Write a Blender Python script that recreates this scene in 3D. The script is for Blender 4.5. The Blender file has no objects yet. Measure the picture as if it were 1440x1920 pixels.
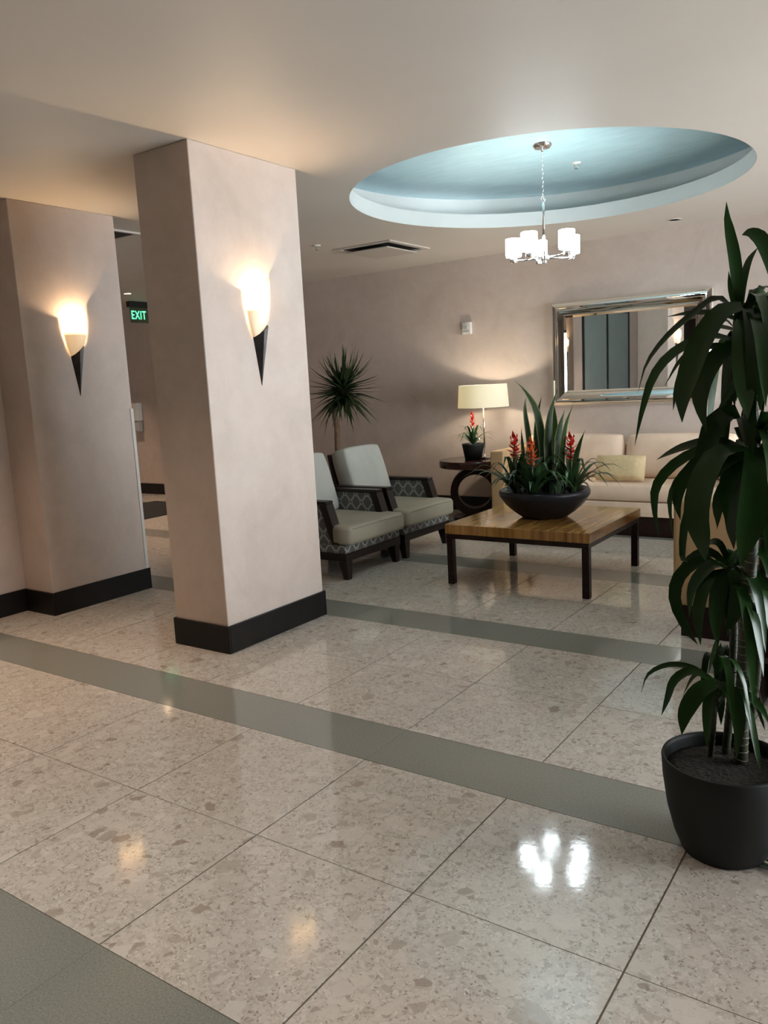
import bpy, bmesh, math, random
from mathutils import Vector, Matrix

# ------------------------------------------------------------------ camera
scene = bpy.context.scene
col = scene.collection
FPX = 1504.3
CAM = Vector((0.0, 0.0, 1.5))
RW = Matrix(((0.8228, -0.0470, 0.5664), (0.5653, 0.1576, -0.8096), (-0.0512, 0.9864, 0.1563)))  # camera axes in the world
qr = RW.to_quaternion(); RW = qr.to_matrix()
cd = bpy.data.cameras.new('camera'); cam = bpy.data.objects.new('camera', cd); col.objects.link(cam)
cam.matrix_world = Matrix.Translation(CAM) @ RW.to_4x4()
cd.sensor_fit = 'VERTICAL'; cd.sensor_height = 36.0; cd.sensor_width = 27.0
cd.lens = FPX / 1920 * 36.0; cd.clip_start = 0.05
scene.camera = cam

# ------------------------------------------------------------------ light of the place
scene.view_settings.view_transform = 'Standard'; scene.view_settings.look = 'None'
scene.view_settings.gamma = 1.0; scene.view_settings.use_curve_mapping = False
scene.view_settings.exposure = 0.0
world = bpy.data.worlds.new('overcast_sky'); scene.world = world; world.use_nodes = True
bg = world.node_tree.nodes['Background']
bg.inputs[0].default_value = (0.88, 0.95, 1.0, 1); bg.inputs[1].default_value = 18.0
WINX = 3.3                                   # the glazed street side, right of the frame
WIN_Y = [2.7, 4.8, 6.9]     # left jamb of each 1.9 m window bay
for y in WIN_Y:
    ld = bpy.data.lights.new('window_portal', 'AREA'); ld.shape = 'RECTANGLE'; ld.size = 1.9 if y < 6 else 1.1; ld.size_y = 2.3
    ld.cycles.is_portal = True
    o = bpy.data.objects.new('window_portal', ld); col.objects.link(o)
    o.location = (WINX + 0.02, y + (0.95 if y < 6 else 0.55), 1.25); o.rotation_euler = (0, math.radians(90), 0)

R = math.radians
def at(px, py, Y):                            # photo pixel -> point on the vertical plane y = Y
    d = RW @ Vector((px - 720, -(py - 960), -FPX)); return CAM + d * (Y / d.y)
def proj(p):
    q = RW.transposed() @ (Vector(p) - CAM)
    return (720 + FPX * q.x / -q.z, 960 - FPX * q.y / -q.z) if q.z < -0.05 else None

# ------------------------------------------------------------------ materials
MATS = {}
def nodes_of(name):
    m = bpy.data.materials.new(name); m.use_nodes = True; MATS[name] = m
    nt = m.node_tree; return m, nt, nt.nodes['Principled BSDF']
def N(nt, t, **kw):
    n = nt.nodes.new(t)
    for k, v in kw.items():
        if k in n.inputs: n.inputs[k].default_value = v
        else: setattr(n, k, v)
    return n
def ramp(nt, fac, stops):
    r = nt.nodes.new('ShaderNodeValToRGB'); e = r.color_ramp.elements
    while len(e) < len(stops): e.new(0.5)
    for el, (p, c) in zip(e, stops): el.position = p; el.color = (*c, 1)
    nt.links.new(fac, r.inputs[0]); return r.outputs[0]
def simple(name, c1, c2=None, rough=0.5, metal=0.0, scale=8.0, bump=0.0, bscale=None, spec=0.5, coat=0.0, rnd=0.0, stretch=None):
    m, nt, b = nodes_of(name)
    b.inputs['Roughness'].default_value = rough; b.inputs['Metallic'].default_value = metal
    b.inputs['Specular IOR Level'].default_value = spec; b.inputs['Coat Weight'].default_value = coat
    tc = N(nt, 'ShaderNodeTexCoord'); mp = N(nt, 'ShaderNodeMapping'); nt.links.new(tc.outputs['Object'], mp.inputs[0])
    if stretch: mp.inputs['Scale'].default_value = stretch
    no = N(nt, 'ShaderNodeTexNoise', Scale=scale, Detail=4.0); nt.links.new(mp.outputs[0], no.inputs['Vector'])
    c = ramp(nt, no.outputs[0], [(0.3, c1), (0.7, c2 or c1)])
    if rnd:
        oi = N(nt, 'ShaderNodeObjectInfo'); mr = N(nt, 'ShaderNodeMapRange'); mr.inputs[3].default_value = 1 - rnd; mr.inputs[4].default_value = 1 + rnd
        nt.links.new(oi.outputs['Random'], mr.inputs[0]); hs = N(nt, 'ShaderNodeHueSaturation')
        nt.links.new(mr.outputs[0], hs.inputs['Value']); nt.links.new(c, hs.inputs['Color']); c = hs.outputs[0]
    nt.links.new(c, b.inputs['Base Color'])
    if bump:
        n2 = N(nt, 'ShaderNodeTexNoise', Scale=bscale or scale * 6, Detail=3.0); nt.links.new(mp.outputs[0], n2.inputs['Vector'])
        bp = N(nt, 'ShaderNodeBump', Strength=bump, Distance=0.01); nt.links.new(n2.outputs[0], bp.inputs['Height']); nt.links.new(bp.outputs[0], b.inputs['Normal'])
    return m

def plaster():
    m, nt, b = nodes_of('plaster')
    g = N(nt, 'ShaderNodeNewGeometry')
    n1 = N(nt, 'ShaderNodeTexNoise', Scale=1.6, Detail=5.0, Roughness=0.65, Distortion=1.0); n2 = N(nt, 'ShaderNodeTexNoise', Scale=7.0, Detail=6.0, Roughness=0.7)
    nt.links.new(g.outputs['Position'], n1.inputs['Vector']); nt.links.new(g.outputs['Position'], n2.inputs['Vector'])
    c1 = ramp(nt, n1.outputs[0], [(0.3, (0.48, 0.40, 0.34)), (0.5, (0.54, 0.445, 0.385)), (0.7, (0.56, 0.475, 0.42))])
    c2 = ramp(nt, n2.outputs[0], [(0.3, (0.94, 0.94, 0.94)), (0.7, (1.05, 1.05, 1.05))])
    mx = N(nt, 'ShaderNodeMix', data_type='RGBA', blend_type='MULTIPLY'); mx.inputs[0].default_value = 1
    nt.links.new(c1, mx.inputs[6]); nt.links.new(c2, mx.inputs[7]); nt.links.new(mx.outputs[2], b.inputs['Base Color'])
    rr = N(nt, 'ShaderNodeMapRange'); rr.inputs[3].default_value = 0.32; rr.inputs[4].default_value = 0.5
    nt.links.new(n2.outputs[0], rr.inputs[0]); nt.links.new(rr.outputs[0], b.inputs['Roughness'])
    bp = N(nt, 'ShaderNodeBump', Strength=0.12, Distance=0.01); nt.links.new(n2.outputs[0], bp.inputs['Height']); nt.links.new(bp.outputs[0], b.inputs['Normal'])
plaster()

def terrazzo():
    m, nt, b = nodes_of('terrazzo')
    g = N(nt, 'ShaderNodeNewGeometry'); oi = N(nt, 'ShaderNodeObjectInfo')
    sc = N(nt, 'ShaderNodeVectorMath', operation='MULTIPLY_ADD'); sc.inputs[0].default_value = (1, 1, 1)
    cb = N(nt, 'ShaderNodeCombineXYZ'); mu = N(nt, 'ShaderNodeMath', operation='MULTIPLY'); mu.inputs[1].default_value = 40
    nt.links.new(oi.outputs['Random'], mu.inputs[0]); nt.links.new(mu.outputs[0], cb.inputs[2])
    ad = N(nt, 'ShaderNodeVectorMath', operation='ADD'); nt.links.new(g.outputs['Position'], ad.inputs[0]); nt.links.new(cb.outputs[0], ad.inputs[1])
    wob = N(nt, 'ShaderNodeTexNoise', Scale=22.0, Detail=2.0); nt.links.new(ad.outputs[0], wob.inputs['Vector'])
    ws = N(nt, 'ShaderNodeVectorMath', operation='SCALE'); ws.inputs['Scale'].default_value = 0.035
    nt.links.new(wob.outputs['Color'], ws.inputs[0]); ad2 = N(nt, 'ShaderNodeVectorMath', operation='ADD')
    nt.links.new(ad.outputs[0], ad2.inputs[0]); nt.links.new(ws.outputs[0], ad2.inputs[1])
    col_ = None
    base = N(nt, 'ShaderNodeTexNoise', Scale=60.0, Detail=6.0, Roughness=0.8); nt.links.new(ad.outputs[0], base.inputs['Vector'])
    cur = ramp(nt, base.outputs[0], [(0.3, (0.40, 0.355, 0.305)), (0.7, (0.55, 0.51, 0.455))])
    for scale, thr, w, soft in ((150.0, 0.72, 0.05, 1.0), (95.0, 0.40, 0.04, 0.6), (48.0, 0.55, 0.05, 0.7), (24.0, 0.80, 0.05, 0.75), (14.0, 0.90, 0.06, 0.7)):
        v = N(nt, 'ShaderNodeTexVoronoi', Scale=scale, Randomness=1.0); nt.links.new(ad2.outputs[0], v.inputs['Vector'])
        ve = N(nt, 'ShaderNodeTexVoronoi', Scale=scale, Randomness=1.0, feature='DISTANCE_TO_EDGE'); nt.links.new(ad2.outputs[0], ve.inputs['Vector'])
        sx = N(nt, 'ShaderNodeSeparateColor'); nt.links.new(v.outputs['Color'], sx.inputs[0])
        chip = ramp(nt, sx.outputs[0], [(0.0, (0.34, 0.29, 0.24)), (0.5, (0.26, 0.21, 0.165)), (0.75, (0.62, 0.58, 0.52))] if scale > 120 else [(0.0, (0.60, 0.56, 0.505)), (0.35, (0.52, 0.47, 0.41)), (0.6, (0.55, 0.505, 0.445)), (0.82, (0.43, 0.385, 0.33)), (0.94, (0.34, 0.29, 0.24)), (1.0, (0.24, 0.18, 0.14))])
        g1 = N(nt, 'ShaderNodeMath', operation='GREATER_THAN'); g1.inputs[1].default_value = thr; nt.links.new(sx.outputs[1], g1.inputs[0])
        g2 = N(nt, 'ShaderNodeMapRange'); g2.inputs[1].default_value = w; g2.inputs[2].default_value = w + 0.05; nt.links.new(ve.outputs['Distance'], g2.inputs[0])
        mm = N(nt, 'ShaderNodeMath', operation='MULTIPLY'); nt.links.new(g1.outputs[0], mm.inputs[0]); nt.links.new(g2.outputs[0], mm.inputs[1]); m3 = N(nt, 'ShaderNodeMath', operation='MULTIPLY'); m3.inputs[1].default_value = soft; nt.links.new(mm.outputs[0], m3.inputs[0]); mm = m3
        mx = N(nt, 'ShaderNodeMix', data_type='RGBA'); nt.links.new(mm.outputs[0], mx.inputs[0]); nt.links.new(cur, mx.inputs[6]); nt.links.new(chip, mx.inputs[7]); cur = mx.outputs[2]
    nt.links.new(cur, b.inputs['Base Color']); b.inputs['Roughness'].default_value = 0.075; b.inputs['Specular IOR Level'].default_value = 0.6
    pn = N(nt, 'ShaderNodeTexNoise', Scale=38.0, Detail=2.0); nt.links.new(g.outputs['Position'], pn.inputs['Vector'])
    bp = N(nt, 'ShaderNodeBump', Strength=0.012, Distance=0.01); nt.links.new(pn.outputs[0], bp.inputs['Height']); nt.links.new(bp.outputs[0], b.inputs['Normal'])
terrazzo()

def strip_stone():
    m, nt, b = nodes_of('grey_terrazzo')
    g = N(nt, 'ShaderNodeNewGeometry'); n = N(nt, 'ShaderNodeTexNoise', Scale=160.0, Detail=4.0, Roughness=0.8); nt.links.new(g.outputs['Position'], n.inputs['Vector'])
    c = ramp(nt, n.outputs[0], [(0.32, (0.15, 0.155, 0.13)), (0.5, (0.215, 0.22, 0.19)), (0.68, (0.275, 0.28, 0.245))])
    nt.links.new(c, b.inputs['Base Color']); b.inputs['Roughness'].default_value = 0.085; b.inputs['Specular IOR Level'].default_value = 0.6
strip_stone()

def lattice():                                # grey cloth with interlocking pale ogee rings
    m, nt, b = nodes_of('ogee_cloth'); b.inputs['Roughness'].default_value = 0.9
    uv = N(nt, 'ShaderNodeUVMap'); uv.uv_map = 'UVMap'
    sp = N(nt, 'ShaderNodeSeparateXYZ'); nt.links.new(uv.outputs[0], sp.inputs[0])
    def ringset(ox, oy):
        out = []
        for o_, off, per in ((0, ox, 0.118), (1, oy, 0.145)):
            a = N(nt, 'ShaderNodeMath', operation='ADD'); a.inputs[1].default_value = off * per; nt.links.new(sp.outputs[o_], a.inputs[0])
            d = N(nt, 'ShaderNodeMath', operation='DIVIDE'); d.inputs[1].default_value = per; nt.links.new(a.outputs[0], d.inputs[0])
            f = N(nt, 'ShaderNodeMath', operation='FRACT'); nt.links.new(d.outputs[0], f.inputs[0])
            s = N(nt, 'ShaderNodeMath', operation='SUBTRACT'); s.inputs[1].default_value = 0.5; nt.links.new(f.outputs[0], s.inputs[0]); out.append(s)
        c = N(nt, 'ShaderNodeCombineXYZ'); nt.links.new(out[0].outputs[0], c.inputs[0]); nt.links.new(out[1].outputs[0], c.inputs[1])
        l = N(nt, 'ShaderNodeVectorMath', operation='LENGTH'); nt.links.new(c.outputs[0], l.inputs[0])
        s = N(nt, 'ShaderNodeMath', operation='SUBTRACT'); s.inputs[1].default_value = 0.38; nt.links.new(l.outputs['Value'], s.inputs[0])
        a = N(nt, 'ShaderNodeMath', operation='ABSOLUTE'); nt.links.new(s.outputs[0], a.inputs[0])
        k = N(nt, 'ShaderNodeMath', operation='LESS_THAN'); k.inputs[1].default_value = 0.045; nt.links.new(a.outputs[0], k.inputs[0]); return k
    a, c = ringset(0, 0), ringset(0.5, 0.5)
    mxm = N(nt, 'ShaderNodeMath', operation='MAXIMUM'); nt.links.new(a.outputs[0], mxm.inputs[0]); nt.links.new(c.outputs[0], mxm.inputs[1])
    mx = N(nt, 'ShaderNodeMix', data_type='RGBA'); mx.inputs[6].default_value = (0.10, 0.10, 0.095, 1); mx.inputs[7].default_value = (0.30, 0.30, 0.28, 1)
    nt.links.new(mxm.outputs[0], mx.inputs[0]); nt.links.new(mx.outputs[2], b.inputs['Base Color'])
lattice()

def leaf_mat(name, c1, c2, rough=0.3, margin=None, spec=0.35):
    m, nt, b = nodes_of(name); b.inputs['Roughness'].default_value = rough; b.inputs['Specular IOR Level'].default_value = spec
    uv = N(nt, 'ShaderNodeUVMap'); uv.uv_map = 'UVMap'; sp = N(nt, 'ShaderNodeSeparateXYZ'); nt.links.new(uv.outputs[0], sp.inputs[0])
    oi = N(nt, 'ShaderNodeObjectInfo')
    mp = N(nt, 'ShaderNodeMapping'); mp.inputs['Scale'].default_value = (14, 1.2, 1); nt.links.new(uv.outputs[0], mp.inputs[0])
    n = N(nt, 'ShaderNodeTexNoise', Scale=3.0, Detail=3.0); nt.links.new(mp.outputs[0], n.inputs['Vector'])
    av = N(nt, 'ShaderNodeMath', operation='MULTIPLY_ADD'); av.inputs[1].default_value = 0.5; nt.links.new(oi.outputs['Random'], av.inputs[0])
    hv = N(nt, 'ShaderNodeMath', operation='MULTIPLY'); hv.inputs[1].default_value = 0.5; nt.links.new(n.outputs[0], hv.inputs[0]); nt.links.new(hv.outputs[0], av.inputs[2])
    c = ramp(nt, av.outputs[0], [(0.2, c1), (0.8, c2)])
    if margin:
        s = N(nt, 'ShaderNodeMath', operation='SUBTRACT'); s.inputs[1].default_value = 0.5; nt.links.new(sp.outputs[0], s.inputs[0])
        a = N(nt, 'ShaderNodeMath', operation='ABSOLUTE'); nt.links.new(s.outputs[0], a.inputs[0])
        k = N(nt, 'ShaderNodeMapRange'); k.inputs[1].default_value = 0.33; k.inputs[2].default_value = 0.42; nt.links.new(a.outputs[0], k.inputs[0])
        mx = N(nt, 'ShaderNodeMix', data_type='RGBA'); mx.inputs[7].default_value = (*margin, 1); nt.links.new(k.outputs[0], mx.inputs[0]); nt.links.new(c, mx.inputs[6]); c = mx.outputs[2]
    nt.links.new(c, b.inputs['Base Color'])
leaf_mat('dracaena_leaf', (0.007, 0.026, 0.004), (0.020, 0.066, 0.012), 0.28, spec=0.35)
leaf_mat('tree_leaf', (0.012, 0.022, 0.008), (0.03, 0.05, 0.016), 0.4)
leaf_mat('bromeliad_leaf', (0.012, 0.035, 0.012), (0.03, 0.075, 0.022), 0.3)
leaf_mat('snake_leaf', (0.006, 0.018, 0.006), (0.022, 0.05, 0.014), 0.42, (0.12, 0.125, 0.03), spec=0.22)
leaf_mat('ground_leaf', (0.012, 0.03, 0.014), (0.045, 0.07, 0.04), 0.35)
leaf_mat('red_bract', (0.45, 0.012, 0.010), (0.62, 0.03, 0.012), 0.4)
leaf_mat('orange_bract', (0.52, 0.05, 0.012), (0.62, 0.11, 0.02), 0.4)

simple('ceiling_paint', (0.60, 0.545, 0.48), (0.625, 0.57, 0.505), 0.55, scale=1.5, bump=0.03, bscale=60)
simple('cove_white', (0.52, 0.53, 0.51), (0.55, 0.56, 0.54), 0.5, scale=3)
simple('cove_silver', (0.54, 0.76, 0.83), (0.46, 0.67, 0.74), 0.38, metal=0.4, scale=5, bump=0.06, bscale=14, stretch=(1, 5, 1))
simple('cove_pale', (0.60, 0.61, 0.58), (0.64, 0.64, 0.62), 0.36, metal=0.2, scale=4)
simple('black_base', (0.007, 0.0055, 0.005), (0.011, 0.009, 0.008), 0.4, scale=10, spec=0.25)
simple('grout', (0.13, 0.10, 0.075), (0.18, 0.145, 0.11), 0.8, scale=40)
simple('dark_wood', (0.008, 0.005, 0.004), (0.015, 0.008, 0.006), 0.32, scale=12, stretch=(1, 1, 8), spec=0.3)
simple('red_brown_wood', (0.018, 0.006, 0.004), (0.038, 0.012, 0.008), 0.16, scale=9, stretch=(1, 8, 1), spec=0.4)
simple('espresso_wood', (0.012, 0.005, 0.004), (0.022, 0.009, 0.006), 0.25, scale=10, stretch=(1, 1, 6), spec=0.25)
def zebra():
    m, nt, b = nodes_of('zebra_veneer'); b.inputs['Roughness'].default_value = 0.10; b.inputs['Specular IOR Level'].default_value = 0.4
    tc = N(nt, 'ShaderNodeTexCoord'); mp = N(nt, 'ShaderNodeMapping'); mp.inputs['Scale'].default_value = (1.0, 0.05, 0.05); nt.links.new(tc.outputs['Object'], mp.inputs[0])
    n = N(nt, 'ShaderNodeTexNoise', Scale=26.0, Detail=4.0, Roughness=0.6); nt.links.new(mp.outputs[0], n.inputs['Vector'])
    c = ramp(nt, n.outputs[0], [(0.3, (0.15, 0.066, 0.016)), (0.5, (0.32, 0.165, 0.045)), (0.7, (0.45, 0.255, 0.085))])
    nt.links.new(c, b.inputs['Base Color'])
zebra()
simple('grey_upholstery', (0.34, 0.34, 0.295), (0.39, 0.385, 0.34), 0.85, scale=5, bump=0.15, bscale=350)
simple('khaki_upholstery', (0.27, 0.24, 0.18), (0.31, 0.28, 0.21), 0.85, scale=5, bump=0.15, bscale=350)
simple('cream_chenille', (0.74, 0.555, 0.41), (0.82, 0.635, 0.49), 0.8, scale=7, bump=0.2, bscale=200)
simple('tan_suede', (0.40, 0.255, 0.125), (0.46, 0.30, 0.15), 0.8, scale=4, bump=0.1, bscale=200)
simple('pillow_cloth', (0.60, 0.46, 0.25), (0.70, 0.55, 0.32), 0.65, scale=30, bump=0.25, bscale=150)
simple('charcoal_pot', (0.007, 0.0075, 0.007), (0.010, 0.0105, 0.0095), 0.6, scale=6, bump=0.03, bscale=200, spec=0.3)
simple('slate_bowl', (0.010, 0.012, 0.016), (0.015, 0.017, 0.022), 0.36, scale=6, spec=0.3)
simple('soil', (0.006, 0.005, 0.004), (0.03, 0.022, 0.015), 0.95, scale=60, bump=1.0, bscale=90)
simple('cane_bark', (0.018, 0.024, 0.009), (0.04, 0.042, 0.018), 0.5, scale=30)
simple('cane_ring', (0.16, 0.15, 0.10), (0.30, 0.29, 0.22), 0.45, scale=40)
simple('tree_bark', (0.11, 0.065, 0.035), (0.18, 0.11, 0.06), 0.8, scale=25, bump=0.5, bscale=60)
simple('chrome', (0.80, 0.80, 0.80), None, 0.09, metal=1.0)
simple('nickel', (0.62, 0.60, 0.57), None, 0.2, metal=1.0)
simple('mirror_glass', (0.86, 0.88, 0.86), None, 0.015, metal=1.0)
simple('white_plastic', (0.62, 0.60, 0.56), (0.66, 0.64, 0.60), 0.4, scale=4)
simple('grey_plastic', (0.42, 0.40, 0.37), None, 0.4)
simple('black_plastic', (0.01, 0.01, 0.01), None, 0.4)
simple('vent_white', (0.50, 0.45, 0.40), None, 0.5)
simple('vent_dark', (0.02, 0.018, 0.015), None, 0.7)
simple('sconce_metal', (0.06, 0.055, 0.055), (0.085, 0.08, 0.078), 0.35, metal=0.85, scale=20)
simple('mat_black', (0.008, 0.008, 0.008), (0.014, 0.014, 0.014), 0.95, scale=80, bump=0.5, bscale=200)
simple('door_dark', (0.012, 0.009, 0.008), (0.02, 0.015, 0.012), 0.3, scale=6)
simple('teal_panel', (0.22, 0.27, 0.26), (0.25, 0.30, 0.29), 0.3, scale=3)
simple('window_frame', (0.10, 0.10, 0.10), None, 0.4, metal=0.6)
simple('leaf_stub', (0.55, 0.50, 0.40), None, 0.6)
simple('strobe_lens', (0.35, 0.34, 0.30), None, 0.15)
def glass(name, tint=(1, 1, 1)):
    m, nt, b = nodes_of(name); nt.nodes.remove(b); out = nt.nodes['Material Output']
    t = N(nt, 'ShaderNodeBsdfTransparent'); t.inputs[0].default_value = (*tint, 1); g = N(nt, 'ShaderNodeBsdfGlossy'); g.inputs['Roughness'].default_value = 0.02
    f = N(nt, 'ShaderNodeFresnel'); f.inputs[0].default_value = 1.45; mx = N(nt, 'ShaderNodeMixShader')
    nt.links.new(f.outputs[0], mx.inputs[0]); nt.links.new(t.outputs[0], mx.inputs[1]); nt.links.new(g.outputs[0], mx.inputs[2]); nt.links.new(mx.outputs[0], out.inputs[0])
glass('window_glass'); glass('acrylic', (0.55, 0.72, 0.62))
def glow(name, c, s, grad=None):
    m, nt, b = nodes_of(name); b.inputs['Base Color'].default_value = (0.8, 0.75, 0.65, 1); b.inputs['Roughness'].default_value = 0.4
    b.inputs['Emission Color'].default_value = (*c, 1); b.inputs['Emission Strength'].default_value = s
    if grad:
        tc = N(nt, 'ShaderNodeTexCoord'); sp = N(nt, 'ShaderNodeSeparateXYZ'); nt.links.new(tc.outputs['Object'], sp.inputs[0])
        r = nt.nodes.new('ShaderNodeValToRGB'); e = r.color_ramp.elements
        mr = N(nt, 'ShaderNodeMapRange'); mr.inputs[1].default_value = grad[0]; mr.inputs[2].default_value = grad[1]; nt.links.new(sp.outputs[2], mr.inputs[0])
        while len(e) < len(grad[2]): e.new(0.5)
        for el, (p, v) in zip(e, grad[2]): el.position = p; el.color = (v, v, v, 1)
        nt.links.new(mr.outputs[0], r.inputs[0]); mu = N(nt, 'ShaderNodeMath', operation='MULTIPLY'); mu.inputs[1].default_value = s
        nt.links.new(r.outputs[0], mu.inputs[0]); nt.links.new(mu.outputs[0], b.inputs['Emission Strength'])
glow('chandelier_glass', (0.82, 0.94, 1.0), 27.0)
glow('sconce_glass', (1.0, 0.60, 0.26), 5.5, (1.80, 2.18, [(0.0, 0.07), (0.42, 0.11), (0.50, 1.0), (0.74, 1.0), (0.86, 0.2), (1.0, 0.12)]))
glow('exit_green', (0.0, 1.0, 0.42), 1.6)
glow('downlight_lens', (1.0, 0.80, 0.60), 6.0)
def shade_cloth():
    m, nt, b = nodes_of('shade_cloth'); out = nt.nodes['Material Output']
    b.inputs['Base Color'].default_value = (0.80, 0.77, 0.66, 1); b.inputs['Roughness'].default_value = 0.9
    t = N(nt, 'ShaderNodeBsdfTranslucent'); t.inputs[0].default_value = (0.85, 0.83, 0.70, 1); mx = N(nt, 'ShaderNodeMixShader'); mx.inputs[0].default_value = 0.35
    nt.links.new(b.outputs[0], mx.inputs[1]); nt.links.new(t.outputs[0], mx.inputs[2]); nt.links.new(mx.outputs[0], out.inputs[0])
shade_cloth()
glow('bulb_glow', (1.0, 0.70, 0.35), 30.0); glow('lamp_bulb', (1.0, 0.86, 0.62), 25.0)

# ------------------------------------------------------------------ mesh helpers
def link(name, me, mat, parent=None, smooth=False):
    o = bpy.data.objects.new(name, me); col.objects.link(o)
    if mat and not me.materials: me.materials.append(MATS[mat])
    if smooth:
        for p in me.polygons: p.use_smooth = True
    if parent: o.parent = parent
    return o
def obj(name, bm, mat, parent=None, smooth=False, autosm=None):
    bmesh.ops.recalc_face_normals(bm, faces=bm.faces)
    me = bpy.data.meshes.new(name); bm.to_mesh(me); bm.free()
    o = link(name, me, mat, parent, smooth)
    if autosm is not None:
        for p in me.polygons: p.use_smooth = True
        me.set_sharp_from_angle(angle=R(autosm))
    return o
def thing(name, label, cat, loc=(0, 0, 0), rz=0.0, group=None):
    o = bpy.data.objects.new(name, None); col.objects.link(o); o.empty_display_size = 0.1
    o.location = loc; o.rotation_euler = (0, 0, rz); tag(o, label, cat, group); return o
def tag(o, label, cat, group=None):
    o['label'] = label; o['category'] = cat
    if group: o['group'] = group
    return o
def struct(o): o['kind'] = 'structure'; return o
def box(bm, x0, x1, y0, y1, z0, z1, bev=0.0, seg=2):
    r = bmesh.ops.create_cube(bm, size=1.0); vs = r['verts']
    for v in vs: v.co = Vector((x0 + (v.co.x + .5) * (x1 - x0), y0 + (v.co.y + .5) * (y1 - y0), z0 + (v.co.z + .5) * (z1 - z0)))
    if bev:
        es = list({e for v in vs for e in v.link_edges}); bmesh.ops.bevel(bm, geom=es, offset=bev, segments=seg, profile=0.6, affect='EDGES')
def bx(*a, bev=0.0, seg=2):
    bm = bmesh.new(); box(bm, *a, bev=bev, seg=seg); return bm
def hexa(bm, pts):                              # eight corners: four below, four above
    v = [bm.verts.new(p) for p in pts]
    for f in ((0, 3, 2, 1), (4, 5, 6, 7), (0, 1, 5, 4), (1, 2, 6, 5), (2, 3, 7, 6), (3, 0, 4, 7)): bm.faces.new([v[i] for i in f])
def prism(bm, poly, axis, a0, a1):              # polygon extruded along x or y
    def P(u, w, a): return (a, u, w) if axis == 'x' else (u, a, w) if axis == 'y' else (u, w, a)
    A = [bm.verts.new(P(u, w, a0)) for u, w in poly]; B = [bm.verts.new(P(u, w, a1)) for u, w in poly]
    bm.faces.new(A); bm.faces.new(B[::-1]); n = len(poly)
    for i in range(n): bm.faces.new((A[i], B[i], B[(i + 1) % n], A[(i + 1) % n]))
def lathe(bm, prof, c=(0, 0, 0), n=48, capb=True, capt=False):
    rings = []
    for r, z in prof: rings.append([bm.verts.new((c[0] + r * math.cos(2 * math.pi * i / n), c[1] + r * math.sin(2 * math.pi * i / n), c[2] + z)) for i in range(n)])
    for a, b in zip(rings, rings[1:]):
        for i in range(n): bm.faces.new((a[i], a[(i + 1) % n], b[(i + 1) % n], b[i]))
    if capb: bm.faces.new(rings[0][::-1])
    if capt: bm.faces.new(rings[-1])
def lat(prof, **k):
    bm = bmesh.new(); lathe(bm, prof, **k); return bm
def tube(bm, pts, rads, n=10, cap=True):
    pts = [Vector(p) for p in pts]; rings = []
    ref = Vector((0.31, 0.9, 0.2))
    for i, p in enumerate(pts):
        t = (pts[min(i + 1, len(pts) - 1)] - pts[max(i - 1, 0)]).normalized()
        u = t.cross(ref).normalized(); w = t.cross(u); r = rads[i] if hasattr(rads, '__len__') else rads
        rings.append([bm.verts.new(p + (u * math.cos(2 * math.pi * k / n) + w * math.sin(2 * math.pi * k / n)) * r) for k in range(n)])
    for a, b in zip(rings, rings[1:]):
        for i in range(n): bm.faces.new((a[i], a[(i + 1) % n], b[(i + 1) % n], b[i]))
    if cap: bm.faces.new(rings[0][::-1]); bm.faces.new(rings[-1])
def cushion(sx, sy, sz, puff=0.25, n=10, corner=0.06, m=3):
    """a stuffed cushion centred on the origin: thick in the middle, thin at its seams"""
    bm = bmesh.new(); g = {}
    def shape(u, v, w):
        a = max(0.0, 1 - abs(u) ** 4) * max(0.0, 1 - abs(v) ** 4)
        th = (1 - puff) + puff * a ** 0.5
        k = 1 - corner * (abs(u) * abs(v)) ** 3
        bulge = 1 - 0.05 * (abs(w) ** 2) * max(abs(u), abs(v)) ** 6
        return Vector((u * sx / 2 * k * bulge, v * sy / 2 * k * bulge, w * sz / 2 * th))
    def vert(i, j, l):
        if (i, j, l) not in g: g[(i, j, l)] = bm.verts.new(shape(i / n * 2 - 1, j / n * 2 - 1, l / m * 2 - 1))
        return g[(i, j, l)]
    for i in range(n):
        for j in range(n):
            bm.faces.new([vert(i, j, m), vert(i + 1, j, m), vert(i + 1, j + 1, m), vert(i, j + 1, m)]); bm.faces.new([vert(i, j, 0), vert(i, j + 1, 0), vert(i + 1, j + 1, 0), vert(i + 1, j, 0)])
    for i in range(n):
        for l in range(m):
            bm.faces.new([vert(i, 0, l), vert(i + 1, 0, l), vert(i + 1, 0, l + 1), vert(i, 0, l + 1)]); bm.faces.new([vert(i, n, l), vert(i, n, l + 1), vert(i + 1, n, l + 1), vert(i + 1, n, l)])
            bm.faces.new([vert(0, i, l), vert(0, i, l + 1), vert(0, i + 1, l + 1), vert(0, i + 1, l)]); bm.faces.new([vert(n, i, l), vert(n, i + 1, l), vert(n, i + 1, l + 1), vert(n, i, l + 1)])
    bevel_sharp(bm, 0.018); return bm
def bevel_sharp(bm, w):
    bmesh.ops.recalc_face_normals(bm, faces=bm.faces)
    es = [e for e in bm.edges if len(e.link_faces) == 2 and e.calc_face_angle(0) > R(55)]
    if es: bmesh.ops.bevel(bm, geom=es, offset=w, segments=3, profile=0.55, affect='EDGES')
def catmull(pts, n):
    P = [Vector(p) for p in pts]; P = [P[0] * 2 - P[1]] + P + [P[-1] * 2 - P[-2]]; out = []
    segs = len(P) - 3
    for k in range(n + 1):
        s = k / n * segs; i = min(int(s), segs - 1); t = s - i; a, b, c, d = P[i:i + 4]
        out.append(0.5 * ((2 * b) + (c - a) * t + (2 * a - 5 * b + 4 * c - d) * t * t + (3 * b - a - 3 * c + d) * t ** 3))
    return out
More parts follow.
